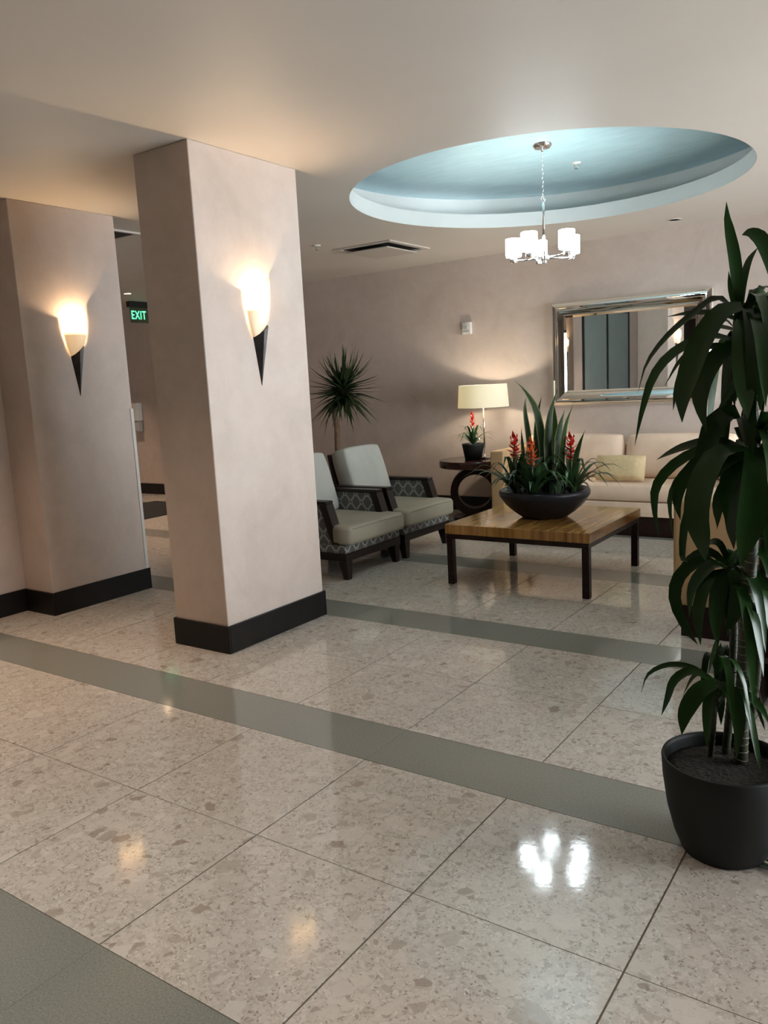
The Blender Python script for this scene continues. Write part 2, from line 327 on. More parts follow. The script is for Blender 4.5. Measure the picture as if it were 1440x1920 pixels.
def leaf_mesh(pts, width, n=9, fold=0.25, side=None, prof=None, name='leaf', twist=0.0):
    """a blade along a curved rib: folded in a shallow V, uv across/along"""
    rib = catmull(pts, n); V, F, UV = [], [], []
    prof = prof or (lambda t: max(0.02, (0.35 + 0.65 * math.sin(math.pi * min(1, t * 1.15 + 0.08)) ** 0.8) * (1 - t ** 5)))
    for i, p in enumerate(rib):
        t = i / n; d = (rib[min(i + 1, n)] - rib[max(i - 1, 0)]).normalized()
        s = Vector(side) if side is not None else d.cross(Vector((0, 0, 1)))
        if s.length < 0.08: s = Vector((1, 0, 0))
        s = (s - d * s.dot(d)).normalized()
        if twist: s = Matrix.Rotation(twist * t, 3, d) @ s
        nn = s.cross(d).normalized()
        if nn.z < 0: nn = -nn
        w = width / 2 * prof(t)
        V += [p - s * w + nn * w * fold, p, p + s * w + nn * w * fold]; UV += [(0, t), (0.5, t), (1, t)]
    for i in range(n):
        a = i * 3
        F += [(a, a + 1, a + 4, a + 3), (a + 1, a + 2, a + 5, a + 4)]
    me = bpy.data.meshes.new(name); me.from_pydata([tuple(v) for v in V], [], F)
    ul = me.uv_layers.new(name='UVMap')
    for lp in me.loops: ul.data[lp.index].uv = UV[lp.vertex_index]
    for p in me.polygons: p.use_smooth = True
    return me
def box_uv(o, mode):
    me = o.data; ul = me.uv_layers.get('UVMap') or me.uv_layers.new(name='UVMap')
    for p in me.polygons:
        n = p.normal
        for li in p.loop_indices:
            c = me.vertices[me.loops[li].vertex_index].co
            ul.data[li].uv = (c.x, c.z) if abs(n.y) > max(abs(n.x), abs(n.z)) else (c.y, c.z) if abs(n.x) > abs(n.z) else (c.x, c.y)

# ------------------------------------------------------------------ the room shell
CEIL, YB, XL, YF, XE = 2.838, 8.185, -5.462, -4.6, -12.0
PER, TP, SW = 1.585, 0.634, 0.317               # floor pattern: two tiles and a grey strip
JX, S1 = -1.865, 2.44                          # a tile joint in x, near edge of a strip in y
floor = struct(obj('floor', bx(XE, WINX + 0.1, YF, YB + 0.1, -0.12, -0.003), 'grout'))
GAP = 0.003
mesh_cache = {}
def tile_mesh(sx, sy, mat):
    k = (round(sx, 3), round(sy, 3), mat)
    if k not in mesh_cache:
        gx = GAP if mat == 'terrazzo' else 0.0004; bm = bx(-sx / 2 + gx, sx / 2 - gx, -sy / 2 + GAP * .5, sy / 2 - GAP * .5, -0.012, 0.0)
        me = bpy.data.meshes.new('tile'); bm.to_mesh(me); bm.free(); me.materials.append(MATS[mat]); mesh_cache[k] = me
    return mesh_cache[k]
pieces = []
xs0, xs1 = XE, WINX
k = math.floor((YF - S1) / PER)
while S1 + k * PER < YB:
    y = S1 + k * PER
    rows = [(y, y + SW, 'grey_terrazzo', 2 * TP), (y + SW, y + SW + TP, 'terrazzo', TP), (y + SW + TP, y + PER, 'terrazzo', TP)]
    for y0, y1, mt, L in rows:
        y0, y1 = max(y0, YF), min(y1, YB)
        if y1 - y0 < 0.02: continue
        i = math.floor((xs0 - JX) / L)
        while JX + i * L < xs1:
            a, b = max(JX + i * L, xs0), min(JX + (i + 1) * L, xs1); i += 1
            if b - a < 0.02: continue
            if b < XL and y1 < 3.9: continue            # under the solid block left of the wall
            pieces.append((a, b, y0, y1, mt))
    k += 1
def seen(pc):
    a, b, y0, y1, mt = pc; best = 0
    for u in (a, (a + b) / 2, b):
        for v in (y0, (y0 + y1) / 2, y1):
            q = proj((u, v, 0))
            if q and -30 < q[0] < 1470 and 860 < q[1] < 1950: best = max(best, 1 / ((u * u + v * v) + 1))
    return best
ranked = sorted(pieces, key=lambda p: -seen(p))
single = [p for p in ranked if seen(p) > 0][:290]; sset = set(single)
for a, b, y0, y1, mt in single:
    o = link('strip_slab' if mt == 'grey_terrazzo' else 'tile', tile_mesh(b - a, y1 - y0, mt), mt, floor); o.location = ((a + b) / 2, (y0 + y1) / 2, 0)
for mt, nm in (('terrazzo', 'tile_field'), ('grey_terrazzo', 'strip_field')):
    bm = bmesh.new()
    for p in pieces:
        if p in sset or p[4] != mt: continue
        box(bm, p[0] + GAP, p[1] - GAP, p[2] + GAP, p[3] - GAP, -0.012, 0.0)
    o = obj(nm, bm, mt, floor); o['kind'] = 'stuff'

# ceiling with its round cove
CX, CY, CR = -2.45, 5.72, 1.405
def ring_plate(bm, r, rect, z0, z1, n=96):
    x0, x1, y0, y1 = rect; angs = sorted([2 * math.pi * i / n for i in range(n)] + [math.atan2(yy - CY, xx - CX) % (2 * math.pi) for xx in (x0, x1) for yy in (y0, y1)])
    inn, out = [], []
    for a in angs:
        c, s = math.cos(a), math.sin(a); inn.append((CX + r * c, CY + r * s))
        ts = [((x1 if c > 0 else x0) - CX) / c if abs(c) > 1e-6 else 1e9, ((y1 if s > 0 else y0) - CY) / s if abs(s) > 1e-6 else 1e9]; t = min(ts); out.append((CX + t * c, CY + t * s))
    L = [[bm.verts.new((p[0], p[1], z)) for p in q] for z in (z0, z1) for q in (inn, out)]
    m = len(angs)
    for i in range(m):
        j = (i + 1) % m
        bm.faces.new((L[0][i], L[1][i], L[1][j], L[0][j])); bm.faces.new((L[2][i], L[2][j], L[3][j], L[3][i]))
        bm.faces.new((L[0][i], L[0][j], L[2][j], L[2][i])); bm.faces.new((L[1][i], L[3][i], L[3][j], L[1][j]))
bm = bmesh.new(); ring_plate(bm, CR, (XE, WINX + 0.1, YF - 0.05, YB + 0.1), CEIL, CEIL + 0.10)
ceiling = struct(obj('ceiling', bm, 'ceiling_paint'))
FZ, CR2, DZ = 2.955, 1.70, 3.145
bm = bmesh.new(); n = 96
lathe(bm, [(CR - 0.002, CEIL + 0.001), (CR - 0.002, FZ), (CR + 0.035, FZ), (CR + 0.035, CEIL + 0.101), (CR - 0.002, CEIL + 0.001)], (CX, CY, 0), n, capb=False)
obj('cove_fascia', bm, 'cove_white', ceiling, autosm=40)
bm = bmesh.new(); lathe(bm, [(CR + 0.035, CEIL + 0.10), (CR2, CEIL + 0.10), (CR2, DZ), (CR2 + 0.05, DZ), (CR2 + 0.05, CEIL + 0.08), (CR + 0.035, CEIL + 0.08), (CR + 0.035, CEIL + 0.10)], (CX, CY, 0), n, capb=False)
obj('cove_wall', bm, 'cove_pale', ceiling, autosm=40)
bm = bmesh.new(); lathe(bm, [(CR2 + 0.05, DZ), (CR2 + 0.05, DZ + 0.06)], (CX, CY, 0), n, capb=True, capt=True)
obj('cove_ceiling', bm, 'cove_silver', ceiling, autosm=40)

def wall(name, *a): return struct(obj(name, bx(*a), 'plaster'))
wall('wall_back', XE, WINX + 0.1, YB, YB + 0.12, -0.003, CEIL)
wall('wall_left', XL - 0.12, XL, YF, 3.2, -0.003, CEIL)
wall('wall_corridor', XE, XL - 0.02, 3.9, 4.02, -0.003, CEIL)
wall('wall_end', XE - 0.12, XE, 3.9, YB, -0.003, CEIL)
wall('wall_front', XL - 0.12, WINX + 0.1, YF - 0.12, YF, -0.003, CEIL)
# the glazed street side
wr = bmesh.new(); box(wr, WINX, WINX + 0.1, YF, YB, -0.003, 0.1); box(wr, WINX, WINX + 0.1, YF, YB, 2.4, CEIL)
edges = [YF]
for y in WIN_Y: edges += [y, y + (1.9 if y < 6 else 1.1)]
edges.append(YB)
for a, b in zip(edges[::2], edges[1::2]): box(wr, WINX, WINX + 0.1, a, b, 0.1, 2.4)
struct(obj('wall_right', wr, 'plaster'))
for i, y in enumerate(WIN_Y):
    w_ = 1.9 if y < 6 else 1.1; y1 = y + w_
    bm = bmesh.new()
    for a in ((y, y + 0.05, 0.1, 2.4), (y1 - 0.05, y1, 0.1, 2.4), (y + 0.05, y1 - 0.05, 0.1, 0.16), (y + 0.05, y1 - 0.05, 2.34, 2.4)): box(bm, WINX + 0.03, WINX + 0.08, *a)
    wn = struct(obj('window_%d' % (i + 1), bm, 'window_frame')); obj('pane', bx(WINX + 0.05, WINX + 0.056, y + 0.05, y1 - 0.05, 0.16, 2.34), 'window_glass', wn)
# columns
def column(name, x0, x1, y0, y1):
    c = struct(obj(name, bx(x0, x1, y0, y1, -0.003, CEIL, bev=0.004, seg=1), 'plaster'))
    return c
column('wall_column', -3.790, -3.346, 3.150, 4.025)
pl = column('wall_pillar', XL - 0.02, -5.122, 3.185, 4.022)
BT, BH = 0.014, 0.165
def skirting(name, segs):
    bm = bmesh.new()
    for s in segs: box(bm, *s, 0.0, BH, bev=0.003, seg=1)
    return struct(obj(name, bm, 'black_base'))
skirting('baseboard_column', [(-3.804, -3.332, 3.136, 3.150), (-3.804, -3.332, 4.025, 4.039), (-3.346, -3.332, 3.150, 4.025), (-3.804, -3.790, 3.150, 4.025)])
skirting('baseboard_pillar', [(XL, -5.108, 3.171, 3.185), (-5.122, -5.108, 3.185, 4.036), (XL - 0.02, -5.122, 4.022, 4.036)])
skirting('baseboard_left', [(XL, XL + BT, 1.9, 3.171), (XL, XL + BT, YF + 1.0, -0.75)])
skirting('baseboard_back', [(XE, WINX, YB - BT, YB)])
skirting('baseboard_corridor', [(XE, XL - 0.02, 4.02, 4.034)])
skirting('baseboard_front', [(-4.1, WINX, YF, YF + BT)])
g = struct(obj('trim_1', bx(-5.128, -5.116, 4.0, 4.028, BH, 1.42, bev=0.002, seg=1), 'white_plastic'))
# glazed office door in the left wall and a dark door on the front wall (both seen in the mirror)
bm = bmesh.new()
for a in ((-0.75, -0.70, 0, 2.75), (0.56, 0.62, 0, 2.75), (1.85, 1.90, 0, 2.75), (-0.70, 1.85, 2.70, 2.75)): box(bm, XL, XL + 0.03, *a)
d1 = struct(obj('door_1', bm, 'black_plastic'))
obj('pane', bx(XL, XL + 0.012, -0.70, 0.56, 0.0, 2.70), 'teal_panel', d1); obj('pane', bx(XL, XL + 0.012, 0.62, 1.85, 0.0, 2.70), 'teal_panel', d1)
d2 = struct(obj('door_2', bx(-5.42, -4.12, YF, YF + 0.04, 0.0, 2.70, bev=0.004, seg=1), 'door_dark'))
hb = bmesh.new(); tube(hb, [(-4.3, YF + 0.04, 0.95), (-4.3, YF + 0.09, 0.95), (-4.3, YF + 0.09, 1.25), (-4.3, YF + 0.04, 1.25)], 0.01); obj('door_handle', hb, 'chrome', d2, True)

# ------------------------------------------------------------------ sconces
def sconce(x, label, power):
    t = thing('wall_sconce', label, 'sconce', (x, 3.60, 0), 0, 'torch sconces')
    D = 0.068
    # glass: a half-cone folded to a point, with a slanting jagged top; open above
    bm = bmesh.new(); yl, yr = -0.118, 0.098
    back, top = [], []
    outline_l = [(-0.045, 1.83), (-0.085, 1.98), (-0.112, 2.065)]; 
    def sec(y0, y1, z, zt_l=None, zt_r=None):
        pts = []
        for i in range(9):
            u = i / 8; yy = y0 + (y1 - y0) * u; dd = D * math.sin(math.pi * u) ** 0.7 * (abs(y1 - y0) / 0.21) ** 0.8
            pts.append((max(dd, 0.004), yy, z(u) if callable(z) else z))
        return pts
    levels = [sec(-0.060, 0.045, lambda u: 1.815 + 0.085 * u), sec(-0.086, 0.064, lambda u: 1.885 + 0.035 * u), sec(-0.104, 0.083, 1.985),
              sec(-0.112, 0.098, lambda u: 2.075 + 0.095 * u ** 2 - 0.03 * math.sin(math.pi * u))]
    rings = [[bm.verts.new(p) for p in l] for l in levels]
    for a, b in zip(rings, rings[1:]):
        for i in range(8): bm.faces.new((a[i], a[i + 1], b[i + 1], b[i]))
    gl = obj('glass_shade', bm, 'sconce_glass', t, True)
    so = gl.modifiers.new('thickness', 'SOLIDIFY'); so.thickness = 0.005
    bm = bmesh.new()
    a = [bm.verts.new(p) for p in ((0.001, -0.062, 1.815), (0.055, -0.02, 1.85), (0.062, 0.01, 1.875), (0.001, 0.047, 1.902))]; tip = bm.verts.new((0.004, -0.018, 1.535)); tb = bm.verts.new((0.001, -0.018, 1.533))
    for i in range(3): bm.faces.new((a[i], a[i + 1], tip))
    bm.faces.new(a); bm.faces.new((a[0], tip, tb)); bm.faces.new((a[3], tb, tip)); bm.faces.new((a[0], tb, a[3]))
    obj('metal_point', bm, 'sconce_metal', t)
    bm = bmesh.new(); lathe(bm, [(0.010, 1.91), (0.017, 1.94), (0.019, 1.97), (0.015, 2.0), (0.005, 2.015)], (0.03, -0.005, 0), 12, True, True); obj('bulb', bm, 'bulb_glow', t, True)
    ld = bpy.data.lights.new('sconce_lamp', 'POINT'); ld.energy = power; ld.color = (1.0, 0.70, 0.42); ld.shadow_soft_size = 0.016
    lo = bpy.data.objects.new('lamp_light', ld); col.objects.link(lo); lo.parent = t; lo.location = (0.032, -0.005, 2.035)
    return t
sconce(-3.346, 'torch sconce of lit amber glass on the free-standing column', 17)
sconce(-5.122, 'torch sconce of lit amber glass on the pillar joined to the side wall', 17)

# ------------------------------------------------------------------ chandelier
t = thing('chandelier', 'chrome five-arm chandelier with white cylinder glass shades under the blue cove', 'chandelier', (CX, CY, DZ))
obj('canopy', lat([(0.0, -0.028), (0.055, -0.026), (0.068, -0.012), (0.07, 0.0)], n=32, capb=False, capt=True), 'chrome', t, autosm=35)
ZC = 2.352 - DZ
bm = bmesh.new(); tube(bm, [(0, 0, -0.026), (0, 0, -0.05)], 0.008); lathe(bm, [(0.004, -0.06), (0.009, -0.05)], n=8, capt=True); obj('canopy_loop', bm, 'chrome', t, True)
z = -0.055; i = 0
while z > -0.36:                              # chain: links turned by a quarter each
    bm = bmesh.new(); pts = []
    for q in range(13):
        a = 2 * math.pi * q / 12; pts.append((0.0075 * math.cos(a), 0, z - 0.015 + 0.017 * math.sin(a)))
    tube(bm, pts, 0.0018, 5, False)
    if i % 2: bmesh.ops.rotate(bm, verts=bm.verts, cent=(0, 0, 0), matrix=Matrix.Rotation(R(90), 3, 'Z'))
    obj('chain_link', bm, 'chrome', t, True); z -= 0.029; i += 1
bm = bmesh.new(); tube(bm, [(0.016 * math.cos(a), 0, -0.375 + 0.02 * math.sin(a)) for a in [2 * math.pi * q / 16 for q in range(17)]], 0.003, 6, False); obj('ring', bm, 'chrome', t, True)
obj('stem', lat([(0.010, ZC - 0.01), (0.010, ZC + 0.03), (0.013, ZC + 0.04), (0.0085, ZC + 0.32), (0.012, ZC + 0.395)], n=16, capt=True), 'chrome', t, True)
obj('hub', lat([(0.006, ZC - 0.038), (0.02, ZC - 0.034), (0.02, ZC - 0.012), (0.034, ZC - 0.008), (0.034, ZC + 0.02), (0.02, ZC + 0.024)], n=20, capt=True), 'chrome', t, autosm=35)
for q in range(5):
    a = R(122 + 72 * q); c, s = math.cos(a), math.sin(a); ra = 0.225
    bm = bmesh.new(); tube(bm, [(c * 0.03, s * 0.03, ZC + 0.004), (c * ra, s * ra, ZC + 0.004)], 0.0065, 8); arm = obj('arm', bm, 'chrome', t, True)
    obj('cup', lat([(0.012, ZC - 0.012), (0.026, ZC - 0.008), (0.028, ZC + 0.014), (0.020, ZC + 0.03)], c=(c * ra, s * ra, 0), n=20, capt=True), 'chrome', arm, autosm=40)
    sh = obj('glass_shade', lat([(0.020, ZC + 0.030), (0.056, ZC + 0.034), (0.058, ZC + 0.045), (0.058, ZC + 0.160), (0.054, ZC + 0.163), (0.052, ZC + 0.06)], c=(c * ra, s * ra, 0), n=28), 'chandelier_glass', t, autosm=40)

# ------------------------------------------------------------------ ceiling fittings
def vent(name, label, x0, x1, y0, y1):
    t = thing(name, label, 'vent', ((x0 + x1) / 2, (y0 + y1) / 2, CEIL)); hx, hy = (x1 - x0) / 2, (y1 - y0) / 2; w = 0.055
    bm = bmesh.new()
    for s in (-1, 1):
        box(bm, -hx, hx, min(s * hy, s * (hy - w)), max(s * hy, s * (hy - w)), -0.012, 0.0); box(bm, min(s * hx, s * (hx - w)), max(s * hx, s * (hx - w)), -hy + w, hy - w, -0.012, 0.0)
    obj('frame', bm, 'vent_white', t); obj('duct', bx(-hx + w, hx - w, -hy + w, hy - w, -0.003, 0.0), 'vent_dark', t)
    obj('face_plate', bx(-hx + w + 0.04, hx - w - 0.04, -hy + w + 0.04, hy - w - 0.04, -0.045, -0.034, bev=0.003, seg=1), 'vent_white', t)
vent('ceiling_vent', 'square ceiling air vent with floating face plate near the blue cove', -5.0, -4.32, 6.50, 7.22)
t = thing('return_grille', 'dark open ceiling grille behind the side wall pillar', 'vent', (-5.9, 4.25, CEIL))
bm = bmesh.new(); box(bm, 0.37, 0.40, -0.24, 0.34, -0.014, 0); box(bm, -0.40, -0.37, -0.24, 0.34, -0.014, 0); box(bm, -0.37, 0.37, 0.31, 0.34, -0.006, 0); box(bm, -0.37, 0.37, -0.24, -0.21, -0.014, 0)
obj('frame', bm, 'vent_white', t); obj('duct', bx(-0.37, 0.37, -0.21, 0.31, -0.004, 0), 'vent_dark', t)
def downlight(x, y, label, lens='vent_dark', power=0, g='recessed ceiling downlights', tint=(1.0, 0.72, 0.52)):
    t = thing('recessed_downlight', label, 'downlight', (x, y, CEIL), 0, g)
    obj('trim_ring', lat([(0.046, -0.003), (0.05, -0.006), (0.064, -0.006), (0.066, 0.0), (0.046, 0.0), (0.046, -0.003)], n=28, capb=False), 'vent_white', t, autosm=50)
    obj('lens', lat([(0.0, -0.002), (0.046, -0.002)], n=28, capb=False, capt=True), lens, t)
    if power:
        ld = bpy.data.lights.new('downlight', 'SPOT'); ld.energy = power; ld.color = tint; ld.spot_size = R(80); ld.spot_blend = 0.8; ld.shadow_soft_size = 0.04
        o = bpy.data.objects.new('lamp_light', ld); col.objects.link(o); o.parent = t; o.location = (0, 0, -0.012)
downlight(-2.07, 7.77, 'unlit recessed ceiling downlight above the sofa and mirror')
downlight(-8.75, 6.98, 'recessed ceiling downlight in front of the exit sign', 'downlight_lens', 190)
downlight(-10.3, 7.1, 'added ceiling downlight brightening the wall near the corridor end', 'downlight_lens', 150)  # added lamp: lifts the dark back wall around the dispenser
downlight(-7.3, 5.2, 'added ceiling downlight brightening the corridor floor behind the side wall pillar', 'downlight_lens', 190)  # added out of view to brighten the corridor floor, no known fitting
downlight(-3.50, 2.12, 'lit recessed ceiling downlight in front of the column', 'downlight_lens', 80)
downlight(-4.65, 2.1, 'lit recessed ceiling downlight near the glazed office door', 'downlight_lens', 130)
for x, y in ((-1.3, 0.75), (0.7, 0.75), (-2.7, 0.2), (-0.3, -1.2)):
    downlight(x, y, 'lit white recessed ceiling downlight over the entrance floor', 'downlight_lens', 95, 'entrance downlights', (1.0, 0.91, 0.82))
def sprinkler(x, y, z, label, big=False):
    t = thing('fire_sprinkler', label, 'sprinkler', (x, y, z), 0, 'fire sprinklers')
    k = 1.0
    obj('escutcheon', lat([(0.012, -0.012), (0.036, -0.004), (0.038, 0.0)], n=20, capt=True), 'white_plastic', t, True)
    bm = bmesh.new(); tube(bm, [(0.014, 0, -0.010), (0.014, 0, -0.03), (0.003, 0, -0.044)], 0.003, 6); tube(bm, [(-0.014, 0, -0.010), (-0.014, 0, -0.03), (-0.003, 0, -0.044)], 0.003, 6); obj('yoke', bm, 'nickel', t, True)
    obj('deflector', lat([(0.004, -0.048), (0.018, -0.046), (0.018, -0.044)], n=16, capt=True), 'nickel', t)
sprinkler(-4.954, 6.20, CEIL, 'small fire sprinkler on the ceiling beside the air vent')
q = at(1080, 305, 6.0); d_ = (q - CAM); q = CAM + d_ * ((DZ - 1.5) / d_.z)
sprinkler(q.x, q.y, DZ, 'fire sprinkler inside the blue ceiling cove')

# ------------------------------------------------------------------ mirror over the sofa
MX0, MX1, MZ0, MZ1, FW, MD = -3.425, -1.80, 1.175, 2.255, 0.165, 0.07
t = thing('wall_mirror', 'large silver-framed mirror hanging on the back wall above the sofa', 'mirror', ((MX0 + MX1) / 2, YB, MZ0))
hx, hz = (MX1 - MX0) / 2, MZ1 - MZ0
prof = [(0.0, 0.0), (0.0, 0.030), (0.006, 0.052), (0.016, 0.068), (0.030, 0.078), (0.050, 0.083), (0.075, 0.081), (0.100, 0.074), (0.125, 0.063), (0.145, 0.051), (0.147, 0.056), (FW, 0.042), (FW, 0.0)]
def corner(u, dpt, cx, cz):                   # offset u inwards from a frame corner
    return ((hx - u) * cx, -dpt, hz / 2 + (hz / 2 - u) * cz)
cs = [(-1, -1), (1, -1), (1, 1), (-1, 1)]
for i, nm in enumerate(('frame_rail', 'frame_stile', 'frame_rail', 'frame_stile')):
    bm = bmesh.new(); a, b = cs[i], cs[(i + 1) % 4]
    A = [bm.verts.new(corner(u, d, *a)) for u, d in prof]; B = [bm.verts.new(corner(u, d, *b)) for u, d in prof]
    for k in range(len(prof) - 1): bm.faces.new((A[k], A[k + 1], B[k + 1], B[k]))
    bm.faces.new((A[-1], A[0], B[0], B[-1])); bm.faces.new(A); bm.faces.new(B[::-1])
    obj(nm, bm, 'mirror_glass', t, autosm=25)
obj('mirror_plate', bx(-hx + FW, hx - FW, -0.04, -0.002, FW, hz - FW), 'mirror_glass', t)

# wall devices
t = thing('alarm_strobe', 'small white fire alarm strobe box high on the back wall', 'fire alarm', (-4.44, YB, 2.08))
obj('body', bx(-0.055, 0.055, -0.045, 0.0, -0.065, 0.065, bev=0.005), 'white_plastic', t); obj('lens', bx(-0.04, 0.02, -0.066, -0.045, -0.01, 0.022, bev=0.004), 'strobe_lens', t); obj('grille', bx(-0.04, 0.035, -0.049, -0.045, -0.045, -0.025), 'grey_plastic', t)
t = thing('sanitizer_dispenser', 'white wall-mounted soap dispenser above the corridor floor mat', 'dispenser', (-10.29, YB, 0.98))
obj('housing', bx(-0.11, 0.11, -0.11, 0.0, 0.16, 0.44, bev=0.02), 'white_plastic', t); obj('nozzle', bx(-0.085, 0.085, -0.10, 0.0, 0.0, 0.16, bev=0.02), 'grey_plastic', t); obj('window_slot', bx(-0.07, -0.04, -0.114, -0.11, 0.24, 0.36), 'black_plastic', t)
# exit sign
t = thing('exit_sign', 'edge-lit green EXIT sign hanging from the corridor ceiling', 'exit sign', (-9.45, 7.71, CEIL))
obj('ceiling_housing', bx(-0.045, 0.045, -0.18, 0.18, -0.075, 0.0, bev=0.006), 'black_plastic', t)
obj('acrylic_panel', bx(-0.004, 0.004, -0.165, 0.165, -0.29, -0.075), 'acrylic', t)
fc = bpy.data.curves.new('exit_text', 'FONT'); fc.body = 'EXIT'; fc.size = 0.165; fc.align_x = 'CENTER'; fc.align_y = 'CENTER'; fc.extrude = 0.0015; fc.offset = 0.0015; fc.space_character = 1.12
fo = bpy.data.objects.new('tmp', fc); col.objects.link(fo); dg = bpy.context.evaluated_depsgraph_get(); me = bpy.data.meshes.new_from_object(fo.evaluated_get(dg)); bpy.data.objects.remove(fo)
me.transform(Matrix.Scale(0.70, 4, (1, 0, 0))); me.transform(Matrix(((0, 0, 1, 0.0075), (1, 0, 0, -0.02), (0, 1, 0, -0.19), (0, 0, 0, 1))))
link('letters', me, 'exit_green', t)
# floor mat
tag(obj('floor_mat', bx(-9.35, -8.1, 5.3, 7.58, 0.0, 0.010, bev=0.004, seg=1), 'mat_black'), 'black floor mat in the corridor below the soap dispenser', 'mat')

# ------------------------------------------------------------------ coffee table
t = thing('coffee_table', 'square coffee table with glossy striped wood top and dark legs', 'table', (-2.445, 5.62, 0))
TH, hw = 0.455, 0.556
obj('tabletop', bx(-hw, hw, -hw + 0.005, hw, TH - 0.072, TH, bev=0.003, seg=1), 'zebra_veneer', t)
bm = bmesh.new(); r0 = 0.548
for s in (-1, 1):
    box(bm, -r0, r0, *sorted((s * r0, s * (r0 - 0.04))), TH - 0.107, TH - 0.0725); box(bm, *sorted((s * r0, s * (r0 - 0.04))), -r0 + 0.04, r0 - 0.04, TH - 0.107, TH - 0.0725)
obj('apron', bm, 'espresso_wood', t)
for sx in (-1, 1):
    for sy in (-1, 1): obj('leg', bx(*sorted((sx * r0, sx * (r0 - 0.05))), *sorted((sy * r0, sy * (r0 - 0.05))), 0.0, TH - 0.1075, bev=0.003, seg=1), 'espresso_wood', t)

# ------------------------------------------------------------------ bromeliads
random.seed(7)
def arch(base, ang, length, rise, droop, n=5):
    c, s = math.cos(ang), math.sin(ang); out = []
    for i in range(n):
        u = i / (n - 1); out.append((base[0] + c * length * u, base[1] + s * length * u, base[2] + rise * math.sin(math.pi * min(1, u * 0.62) ) - droop * u * u * u))
    return out
def bromeliad(parent, p, size=1.0, bract='red_bract', leaves=14, stem_h=0.13, spike_h=0.17):
    x, y, z = p
    bm = bmesh.new(); tube(bm, [(x, y, z), (x, y, z + stem_h * 0.6), (x, y, z + stem_h + spike_h * 0.8)], [0.013 * size, 0.011 * size, 0.004], 8)
    b = obj('bromeliad', bm, 'bromeliad_leaf', parent, True)
    for i in range(leaves):
        a = i * 2.4 + random.uniform(-.2, .2); L = size * random.uniform(0.24, 0.34); k = i / leaves
        link('leaf', leaf_mesh(arch((x, y, z + 0.01), a, L * (0.62 if k > 0.6 else 1), size * (0.12 + 0.08 * random.random() + (0.09 if k > .6 else 0)), size * random.uniform(0.04, 0.11)), 0.034 * size, 8, 0.3, prof=lambda u: max(0.02, 1 - u ** 2.4)), 'bromeliad_leaf', b)
    nb = 16
    for i in range(nb):
        u = i / (nb - 1); a = i * 2.4; zz = z + stem_h + spike_h * 0.82 * u; L = size * (0.085 - 0.050 * u); c, s = math.cos(a), math.sin(a)
        link('bract', leaf_mesh([(x, y, zz), (x + c * L * .45, y + s * L * .45, zz + 0.018), (x + c * L * (.9 - .5 * u), y + s * L * (.9 - .5 * u), zz + 0.03 + 0.03 * u)], 0.040 * size * (1 - .3 * u), 4, 0.35), bract, b)
    return b

# planter bowl on the coffee table
bp_ = Vector((-2.435, 5.60, TH))
t = thing('planter_bowl', 'wide dark bowl planter of red bromeliads and tall snake plant on the coffee table', 'planter', bp_)
obj('bowl', lat([(0.0, 0.0), (0.155, 0.0), (0.17, 0.006), (0.235, 0.052), (0.295, 0.11), (0.322, 0.15), (0.336, 0.168), (0.340, 0.195), (0.330, 0.212), (0.312, 0.213), (0.30, 0.19), (0.28, 0.165)], n=64, capb=False), 'slate_bowl', t, True)
obj('soil', lat([(0.0, 0.185), (0.15, 0.182), (0.29, 0.172), (0.29, 0.165), (0.0, 0.165)], n=40, capb=False), 'soil', t, True)
SZ = 0.178
def rel(px, py, Y): return at(px, py, Y) - bp_
def rel_on(px, py, z):                        # the point above the table where a photo ray meets height z
    d = RW @ Vector((px - 720, -(py - 960), -FPX)); return CAM + d * ((z - 1.5) / d.z)
for (px, pyt, Y, br, sh, sp) in ((964, 812, 5.50, 'red_bract', 0.17, 0.20), (996, 822, 5.40, 'orange_bract', 0.14, 0.21), (1070, 812, 5.55, 'red_bract', 0.17, 0.21)):
    q = rel(px, pyt, Y); bromeliad(t, (q.x, q.y, SZ), 1.25, br, 22, max(0.1, q.z - SZ - sp), sp)
snake_prof = lambda u: max(0.02, (0.55 + 0.45 * math.sin(math.pi * min(1.0, u * 1.1))) * (1 - u ** 3.2))
for (pts, w, Y0, Y1, tw) in (
    (((1022, 920), (1018, 850), (1006, 775), (985, 735), (963, 712)), 0.072, 5.62, 5.58, 0.9),
    (((1000, 920), (992, 830), (984, 770), (987, 743)), 0.048, 5.64, 5.68, 0.4),
    (((1010, 920), (1006, 840), (1008, 780), (1016, 742)), 0.050, 5.70, 5.78, -0.5),
    (((1030, 925), (1028, 850), (1032, 780), (1046, 727)), 0.075, 5.58, 5.60, 0.5),
    (((1040, 925), (1040, 850), (1040, 790), (1038, 752)), 0.066, 5.66, 5.70, -0.3),
    (((1048, 925), (1046, 850), (1051, 800), (1059, 768)), 0.070, 5.60, 5.64, 0.4),
    (((1056, 925), (1054, 860), (1061, 800), (1076, 755)), 0.052, 5.56, 5.50, 0.6),
    (((1076, 925), (1078, 870), (1086, 835), (1097, 806)), 0.045, 5.52, 5.48, -0.6),
    (((985, 920), (982, 870), (979, 830), (977, 800)), 0.035, 5.62, 5.66, 0.2)):
    P3 = [rel(px, py, Y0 + (Y1 - Y0) * i / (len(pts) - 1)) for i, (px, py) in enumerate(pts)]; P3[0].z = SZ - 0.01
    link('snake_plant_leaf', leaf_mesh(P3, w * 0.98, 12, 0.3, side=(0.85, 0.5, 0), prof=snake_prof, twist=tw), 'snake_leaf', t)
